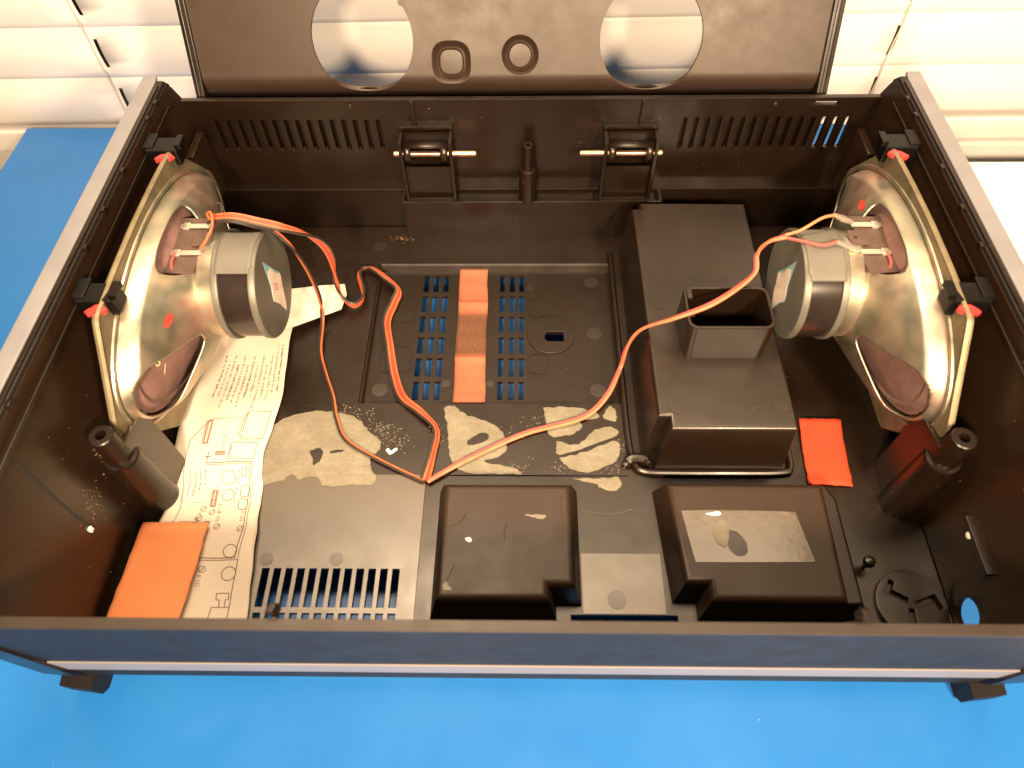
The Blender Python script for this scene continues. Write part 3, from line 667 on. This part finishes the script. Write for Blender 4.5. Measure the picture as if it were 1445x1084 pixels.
    # mounting clips with red sealing lacquer
    for yy in (-4.7, 6.9):
        cl = add('clip', join(box(*sorted((sx*22.5, sx*20.6)), cy+yy-.7, cy+yy+.6, cz+3.9, cz+5.0, .12), box(*sorted((sx*22.7, sx*22.0)), cy+yy-.5, cy+yy+.9, cz+4.5, cz+5.1, .12), box(*sorted((sx*20.75, sx*20.35)), cy+yy-.5, cy+yy+.5, cz+4.9, cz+5.25, .06)), 'clip', sp)
        q = blob([(-.55, -.2), (-.1, .2), (.5, .15), (.75, -.1), (.4, -.4), (0, -.3), (-.3, -.45)], 3, .06)
        add('sealing_lacquer', plate(q, [], .3, .1, lambda u, v, w: (sx*(21.35-u*.9), cy+yy-.95+v*.9, cz+4.95+w-.05+.1*u)), 'red_lacquer', cl)
    return sp, D, cone, o
spl, DL, coneL, _ = speaker(-1, 'left oval loudspeaker with black and orange wires on its lugs', 'l')
spr, DR, coneR, _ = speaker(1, 'right oval loudspeaker with peach and red wires on its crimp connectors', 'r')
def basket_pt(D, phi, s, lift=.07):
    A = 8.85+(2.75-8.85)*s; B = 4.40+(2.72-4.40)*s; d = .05+.75*(1-(1-min(s/.14, 1))**2)+1.95*max(s-.02, 0)**.9
    a = R(phi); k = 1+lift*.35/max(A, B)
    return Vector(D(d+lift*.7, A*k*math.cos(a), B*k*math.sin(a)))
def dot_on(D, phi, s, r, par):
    c = basket_pt(D, phi, s, .16); e1 = (basket_pt(D, phi+2, s, .16)-c).normalized(); e2 = (basket_pt(D, phi, s+.03, .16)-c).normalized()
    V = [c]+[c+e1*r*math.cos(a*math.pi/10)+e2*r*math.sin(a*math.pi/10) for a in range(20)]
    add('red_dot', (V, [(0, i+1, (i+1) % 20+1) for i in range(20)]), 'red_paint', par, smooth=False)
dot_on(DL, 139, .50, .34, spl); dot_on(DR, 56, .42, .34, spr)
# chalk numbers on the left cone
def cone_pt(D, phi, s): 
    a = R(phi); A = 8.3+(1.5-8.3)*s; B = 4.3+(1.5-4.3)*s
    return Vector(D(.35+2.2*s**1.1+.07, A*math.cos(a), B*math.sin(a)))
for s_, phi, ss in (('3', 168, .34), ('1', 180, .36)):
    c = cone_pt(DL, phi, ss); e1 = (cone_pt(DL, phi-3, ss)-c).normalized(); e2 = (cone_pt(DL, phi, ss+.04)-c).normalized()
    up_, ri_ = (e1+e2).normalized(), (e2-e1).normalized()
    add('chalk_mark', text_vf(s_, .85, lambda x, y: c+up_*(y-.3)+ri_*(x-.2)), 'chalk', coneL, smooth=False, recalc=False)
for D_, par in ((DL, spl), (DR, spr)):
    pass

# ================================================================== paper sheet, cards, felt
def pz(x, y): return .32+.10*math.sin(y*.9+x*.3)+.06*math.sin(x*1.7+y*.5)
rowsP = [(1.2, -21.3, -14.55), (2.8, -21.2, -14.79), (5.0, -21.3, -15.0), (7.28, -21.25, -15.23), (8.97, -20.83, -15.45), (10.35, -20.95, -15.56), (11.6, -21.2, -15.85), (12.7, -21.38, -15.97), (14.5, -21.45, -15.75), (16.8, -21.4, -15.65), (19, -21.2, -15.8), (21.97, -20.9, -15.98), (24.3, -20.6, -16.1)]
def edge(y):
    for k in range(len(rowsP)-1):
        if y <= rowsP[k+1][0] or k == len(rowsP)-2:
            t_ = (y-rowsP[k][0])/(rowsP[k+1][0]-rowsP[k][0]); t_ = t_*t_*(3-2*t_)
            return tuple(rowsP[k][i]+(rowsP[k+1][i]-rowsP[k][i])*t_ for i in (1, 2))
def PS(s, y, lift=0):
    a, b = edge(y); x = a+(b-a)*s
    curl = .25*max(0, .12-s)/.12*max(0, min(1, (y-9)/4))
    return (x, y, pz(x, y)+curl+lift)
NY, NX = 90, 24
V = [PS(i/NX, 1.2+(24.3-1.2)*j/NY) for j in range(NY+1) for i in range(NX+1)]
F = [(j*(NX+1)+i, j*(NX+1)+i+1, (j+1)*(NX+1)+i+1, (j+1)*(NX+1)+i) for j in range(NY) for i in range(NX)]
sheet = thing('instruction_sheet', 'long white printed paper sheet with circuit layout under the left loudspeaker', 'paper', (-18.3, 12, .2))
o = add('sheet', (V, F), 'paper', sheet); o.modifiers.new('t', 'SOLIDIFY').thickness = .00012
fl_ = [(-17.0, 21.5), (-16.3, 21.8), (-12.85, 23.9), (-12.65, 25.2), (-12.97, 26.25), (-14.6, 26.0), (-16.74, 25.5), (-17.6, 25.2)]
o = add('folded_end', plate(fl_, [], .015, 0, lambda u, v, w: (u, v, .55+.5*max(0, (-13.8-u))*.15+.12*math.sin(u*1.5)+w)), 'paper', sheet)
lines = []; faint = []
def pl(pts, w=.045, dst=None, closed=False):
    """a printed stroke following the sheet; points in (s, y)"""
    if closed: pts = list(pts)+[pts[0]]
    for (s0, y0), (s1, y1) in zip(pts[:-1], pts[1:]):
        L = math.hypot((s1-s0)*5.7, y1-y0); n = max(1, int(L/.35))
        ds, dy = (s1-s0)*5.7/L, (y1-y0)/L
        for k in range(n):
            ta, tb_ = k/n, (k+1)/n; q = []
            for t_, sg in ((ta, -1), (tb_, -1), (tb_, 1), (ta, 1)):
                q.append(PS(s0+(s1-s0)*t_-sg*dy*w/2/5.7, y0+(y1-y0)*t_+sg*ds*w/2, .018))
            (lines if dst is None else dst).append((q, [(0, 1, 2, 3)]))
def pc(s, y, r, w=.045, sq=False, slash=False, dst=None):
    n = 22; pl([(s+r/5.7*math.cos(2*math.pi*i/n), y+r*math.sin(2*math.pi*i/n)) for i in range(n)], w, dst, True)
    if slash: pl([(s-r*.7/5.7, y-r*.7), (s+r*.7/5.7, y+r*.7)], w, dst)
def pr(s0, y0, s1, y1, w=.045, dst=None): pl([(s0, y0), (s1, y0), (s1, y1), (s0, y1)], w, dst, True)
# outline of the printed board
pl([(.14, 1.3), (.14, 6), (.16, 9), (.12, 11.5), (.13, 13.6), (.24, 14.6), (.32, 15.1), (.62, 15.1)])
pl([(.83, 6.1), (.87, 8), (.86, 10), (.86, 12.2)], .05); pl([(.86, 6.0), (.895, 8), (.885, 10), (.885, 12.2)], .04)
pl([(.42, 6.15), (.83, 6.1)], .05); pl([(.42, 6.0), (.86, 6.0)], .04); pl([(.86, 6.0), (.845, 4.5), (.81, 1.5)])
pr(.26, 13.4, .33, 15.0); pr(.28, 13.45, .32, 14.95, .12, faint)
pl([(.66, 13.8), (.68, 15.6)]); pl([(.64, 13.8), (.66, 15.5)], .04, faint); pr(.69, 13.7, .93, 15.7); pl([(.68, 13.55), (.93, 13.6)], .04, faint); pr(.62, 12.35, .9, 13.4); pl([(.6, 12.3), (.62, 13.4)], .04)
pl([(.36, 12.1), (.87, 12.15)], .06); pl([(.36, 11.98), (.87, 12.03)], .04); pl([(.33, 12.55), (.41, 12.5)], .06); pl([(.36, 12.1), (.37, 12.85)], .06); pr(.45, 12.6, .56, 12.85); pr(.46, 12.68, .55, 12.78, .08, faint)
pc(.63, 11.1, .45); pc(.64, 9.95, .37)
pr(.775, 11.15, .825, 11.75)
for yy in (9.85, 9.0): pl([(.77+x*.095, yy+y*.7) for x, y in ((.2, 0), (.8, 0), (1, .2), (1, .8), (.8, 1), (.2, 1), (0, .8), (0, .2))], .05, None, True)
pr(.46, 9.2, .52, 10.3); pr(.475, 9.25, .505, 10.25, .1, faint); pl([(.46, 9.62), (.52, 9.62)]); pl([(.46, 10.1), (.52, 10.1)])
for sx_, yy in ((.36, 10.25), (.31, 10.0), (.22, 9.45)): pl([(sx_-.08, 11.5), (sx_-.06, yy), (.46, yy-.02)], .03, faint)
for s_, y_ in ((.40, 9.05), (.50, 8.85), (.39, 8.45), (.60, 7.95), (.84, 7.8), (.545, 5.5), (.42, 5.5)): pc(s_, y_, .17, .04, False, True)
pr(.46, 7.5, .51, 8.25); pr(.47, 7.55, .5, 8.2, .09, faint); pl([(.22, 7.9), (.22, 8.2), (.46, 8.2)], .03, faint)
pc(.78, 6.5, .37); pc(.79, 5.25, .37)
pl([(.74, 3.45), (.74, 3.85), (.71, 3.85), (.71, 4.2), (.82, 4.2), (.82, 3.85), (.79, 3.85), (.79, 3.45)], .045); pl([(.66, 2.4), (.68, 3.45), (.83, 3.45)], .04)
# blocks of small print, running along the sheet
random.seed(3)
for k in range(13):
    s_ = .93-k*.058; y_ = 20.0 if k % 2 == 0 else 19.3
    if k in (0, 1): y_ = 20.8
    dst = faint; end = random.uniform(15.9, 16.9) if k > 1 else 17.2
    yy = y_
    while yy > end:
        L = random.uniform(.06, .16); off = random.uniform(-.004, .004); pl([(s_-.004+off, yy), (s_-.004+off, yy-L)], random.choice((.06, .1, .12)), dst if k % 3 else lines); yy -= L+(.05 if random.random() < .8 else .16)
for s_, a, b in ((.20, 9.9, 11.6), (.26, 9.9, 11.4), (.31, 10.4, 11.5), (.36, 10.6, 11.7), (.72, 9.5, 10.5), (.74, 10.8, 11.6), (.52, 12.9, 13.9)):
    yy = b
    while yy > a:
        L = random.uniform(.12, .3); pl([(s_, yy), (s_, yy-L)], .07, faint); yy -= L+.08
add('printed_lines', join(*lines), 'ink', sheet, smooth=False, recalc=False); add('faded_print', join(*faint), 'ink_light', sheet, smooth=False, recalc=False)
for tx, s_, y_ in (('R 132', .515, 5.2), ('R 128', .40, 5.2), ('R 102', .57, 8.9), ('R 101', .82, 8.9), ('R 103', .36, 8.8), ('R 131', .55, 9.4), ('R 104', .34, 8.5)):
    add('print_code', text_vf(tx, .28, lambda x, y: PS(s_+y/5.7, y_-x, .02)), 'ink', sheet, smooth=False, recalc=False)

def card(pts, wave, mat, name, label, cat, zz, th_=.05):
    """a stiff card as a bent grid between four corners (bl, br, tr, tl)"""
    n = 14; bl, br, tr, tl = [Vector((*p, 0)) for p in pts]; V = []
    for j in range(n+1):
        for i in range(n+1):
            u, v = i/n, j/n; p = (bl*(1-u)+br*u)*(1-v)+(tl*(1-u)+tr*u)*v
            w = .03 if (i in (0, n) or j in (0, n)) else 0
            V.append((p.x+random.uniform(-w, w), p.y+random.uniform(-w, w), zz(p.x, p.y)+wave*math.sin(v*5+u*2)))
    F = [(j*(n+1)+i, j*(n+1)+i+1, (j+1)*(n+1)+i+1, (j+1)*(n+1)+i) for j in range(n) for i in range(n)]
    o = add(name, (V, F), mat); o.modifiers.new('t', 'SOLIDIFY').thickness = th_*S; return tag(o, label, cat)
card([(-22.0, 1.2), (-18.15, 1.2), (-17.98, 8.03), (-21.75, 8.05)], .06, 'orange', 'insulating_card', 'bright orange card lying on the bottom end of the printed sheet', 'card', lambda x, y: .86-.015*(y-1))
card([(16.45, 10.9), (18.98, 10.74), (19.27, 15.16), (16.75, 15.25)], .03, 'orange_red', 'insulating_card', 'deep red-orange card on the floor beside the tall port chamber', 'card', lambda x, y: .12+.12*max(0, (y-13)))
n = 60; V = []; ww = 8
for j in range(n+1):
    y = 16.75+(28.35-16.75)*j/n
    for i in range(ww+1):
        x = -4.80+.03*math.sin(j*.2)-.1*(j/n)+(2.05+.03*math.sin(j*.3+1))*i/ww+(.02*random.random() if i in (0, ww) else 0)
        c = (y-22.6); z = TRZ+.12+.24*math.exp(-((abs(c)-2.4)/.3)**2)-.0+.02*math.sin(j)
        if y > 28.0: z += .12
        V.append((x, y, z))
F = [(j*(ww+1)+i, j*(ww+1)+i+1, (j+1)*(ww+1)+i+1, (j+1)*(ww+1)+i) for j in range(n) for i in range(ww)]
o = add('felt_strip', (V, F), 'felt', origin=(-3.85, 22.4, TRZ)); o.modifiers.new('t', 'SOLIDIFY').thickness = .0010
tag(o, 'orange felt strip with a worn brown middle lying in the grille tray', 'felt strip')

# ================================================================== wires
def ribbon(name, label, ctrl, strands, pitch, par=None, n=10, r=.075):
    """ctrl: (x, y, z, roll) - roll 0 lies flat, 1 stands on edge"""
    P = crom([c[:3] for c in ctrl], n); Q = crom([(c[3], 0, 0) for c in ctrl], n)
    o = thing(name, label, 'wire', P[0], 'speaker wires')
    m = len(strands)
    for k, mt in enumerate(strands):
        path = []
        for i, p in enumerate(P):
            t_ = (P[min(i+1, len(P)-1)]-P[max(i-1, 0)]).normalized(); h = Vector((t_.y, -t_.x, 0)); h = h.normalized() if h.length > 1e-4 else Vector((1, 0, 0))
            e = R(90*Q[i].x); side = h*math.cos(e)+Vector((0, 0, 1))*math.sin(e)
            path.append(p+side*pitch*(k-(m-1)/2)+Vector((0, 0, max(0, pitch*(m-1)/2*math.sin(e)))))
        add('strand', tube(path, r, 7), mt, o)
    return o
ribbon('two_core_wire', 'thin black and orange wire pair hanging from the left loudspeaker to the floor', [(-18.0, 22.1, 10.3, 0), (-16.6, 21.9, 10.5, 0), (-15.4, 21.9, 10.1, 0), (-14.54, 22.04, 9.6, .1), (-13.65, 21.69, 8.6, .3), (-13.41, 22.18, 6.0, .3), (-13.73, 23.13, 2.6, .2), (-13.95, 22.88, .7, .2), (-13.78, 20.43, .35, .2), (-13.09, 18.46, .3, .4), (-12.38, 16.81, .3, .4), (-11.91, 15.22, .3, .3), (-11.01, 13.6, .3, .2), (-8.67, 12.15, .3, .2), (-6.14, 10.92, .25, .2)], ['wire_orange', 'wire_black'], .15, r=.075)
ribbon('flat_cable', 'three strand orange, red and black flat cable looping from the left loudspeaker', [(-18.0, 22.3, 10.3, 0), (-16.6, 22.2, 10.5, 0), (-15.2, 22.1, 10.2, 0), (-13.88, 22.06, 9.8, 0), (-12.89, 22.73, 8.6, .1), (-12.61, 23.91, 6.5, .3), (-12.73, 24.8, 4.2, .5), (-12.95, 24.88, 2.2, .7), (-12.85, 24.61, .9, .9), (-12.0, 24.14, .4, .9), (-11.44, 25.09, .35, .8), (-12.03, 27.24, .35, .7), (-11.38, 27.79, .35, .5), (-10.12, 26.9, .2, .4), (-9.21, 26.02, -.1, .6), (-9.41, 24.91, -.2, .5), (-9.73, 23.3, -.2, .4), (-9.3, 21.15, -.2, .4), (-8.76, 18.81, -.2, .2), (-7.97, 16.84, .15, .1), (-6.74, 15.62, .35, .3), (-5.62, 14.29, .35, .6), (-5.68, 12.71, .35, .7), (-6.02, 10.92, .25, .4)], ['wire_orange', 'wire_red', 'wire_orange', 'wire_black'], .165, r=.09)
ribbon('speaker_lead', 'pink and peach wire pair running over the port chamber to the right loudspeaker', [(-5.89, 10.88, .25, .3), (-3.57, 12.36, .3, .1), (-.17, 14.14, .3, 0), (3.34, 15.24, .35, 0), (4.96, 16.72, .5, .1), (5.93, 18.56, 1.0, .5), (6.23, 19.05, 2.6, .6), (6.79, 18.73, 4.7, .5), (8.28, 18.04, 6.6, .3), (10.18, 18.39, 7.35, .1), (11.95, 19.62, 7.4, .2), (13.16, 20.82, 7.4, .6), (13.18, 21.46, 8.2, .7), (13.49, 21.26, 9.4, .4), (14.26, 21.09, 10.0, .1)], ['wire_pink', 'wire_peach'], .17, r=.10)
def lone(name, label, pts, mt, r=.085):
    o = add(name, tube(crom(pts, 10), r, 8), mt); return tag(o, label, 'wire', 'speaker wires')
lone('lead_end', 'peach wire end reaching the rear lug of the right loudspeaker', [(14.2, 21.2, 10.0), (14.98, 21.27, 10.3), (16.11, 21.78, 10.7), (17.01, 22.16, 10.6)], 'wire_peach')
lone('lead_end', 'red wire end reaching the front lug of the right loudspeaker', [(14.2, 21.05, 9.95), (14.91, 20.66, 10.1), (15.93, 20.23, 10.2), (16.77, 20.39, 10.3)], 'wire_pink')
for a, b in (((16.9, 22.14, 10.6), (18.1, 22.2, 10.0)), ((16.7, 20.38, 10.3), (18.0, 20.1, 9.95))):
    V = join(tube([a, Vector(a).lerp(b, .5), b], [.12, .19, .14], 8)); add('crimp', V, 'tin', spr)
lone('lead_end', 'short black wire tail looped at the rear lug of the left loudspeaker', [(-18.2, 22.2, 9.95), (-18.0, 22.5, 10.3), (-17.7, 22.9, 10.8), (-17.3, 22.9, 10.8), (-17.3, 22.5, 10.4), (-17.0, 22.2, 10.4)], 'wire_black', .07)
lone('lead_end', 'orange wire tail curling to the front lug of the left loudspeaker', [(-18.1, 20.2, 10.0), (-17.75, 20.6, 10.3), (-17.5, 21.4, 10.6), (-17.7, 22.2, 10.8), (-18.1, 22.5, 10.5), (-18.0, 22.3, 10.3)], 'wire_orange', .08)

# ================================================================== sawdust and crumbs
random.seed(11); dv = []
def crumb(p, r):
    p = Vector(p); q = [p+Vector((random.uniform(-1, 1), random.uniform(-1, 1), random.uniform(-.6, .6)))*r for _ in range(4)]
    dv.append((q, [(0, 1, 2), (0, 2, 3), (0, 3, 1), (1, 3, 2)]))
def clear(x, y): return not ((-5.5 < x < 3 and 2.9 < y < 11) or (7 < x < 17.8 and 3 < y < 11) or (6.4 < x < 15.4 and 11.6 < y < 30.6))
for k in range(420):
    x, y = random.uniform(-16, 22), random.uniform(3, 31)
    if clear(x, y):
        z = TRZ+.03 if (-10.5 < x < 5.9 and 16.6 < y < 28.2) else .12 if (-16 < x < 6 and 11.5 < y < 16.4) else .06
        crumb((x, y, z), random.uniform(.012, .035))
for k in range(70): crumb((random.gauss(-9.3, .5), random.gauss(31.2, .15), .08), random.uniform(.02, .05))
for cx, cy_, cz_ in ((-22.3, 10.1, 5.4), (-22.3, 7.6, 4.6)):
    for k in range(60):
        z = random.gauss(cz_, .5); crumb((-wx(z)+.05, random.gauss(cy_, .45), z), random.uniform(.02, .045))
for k in range(50):
    z = random.uniform(1, 11.4); crumb((-wx(z)+.04, random.uniform(3, 14), z), random.uniform(.012, .035))
for k in range(30):
    z = random.uniform(1, 11.4); crumb((wx(z)-.04, random.uniform(3, 14), z), random.uniform(.012, .03))
for k in range(140): crumb((random.uniform(-9, 9), 33.1, random.uniform(4, 10)), random.uniform(.012, .035))
for k in range(60): crumb((random.uniform(7.6, 14.6), random.uniform(12.6, 29.6), 4.42), random.uniform(.012, .03))
tag(add('sawdust', join(*dv), 'dust', smooth=False), 'tiny tan crumbs of sawdust scattered inside the case', 'dust', None, 'stuff')
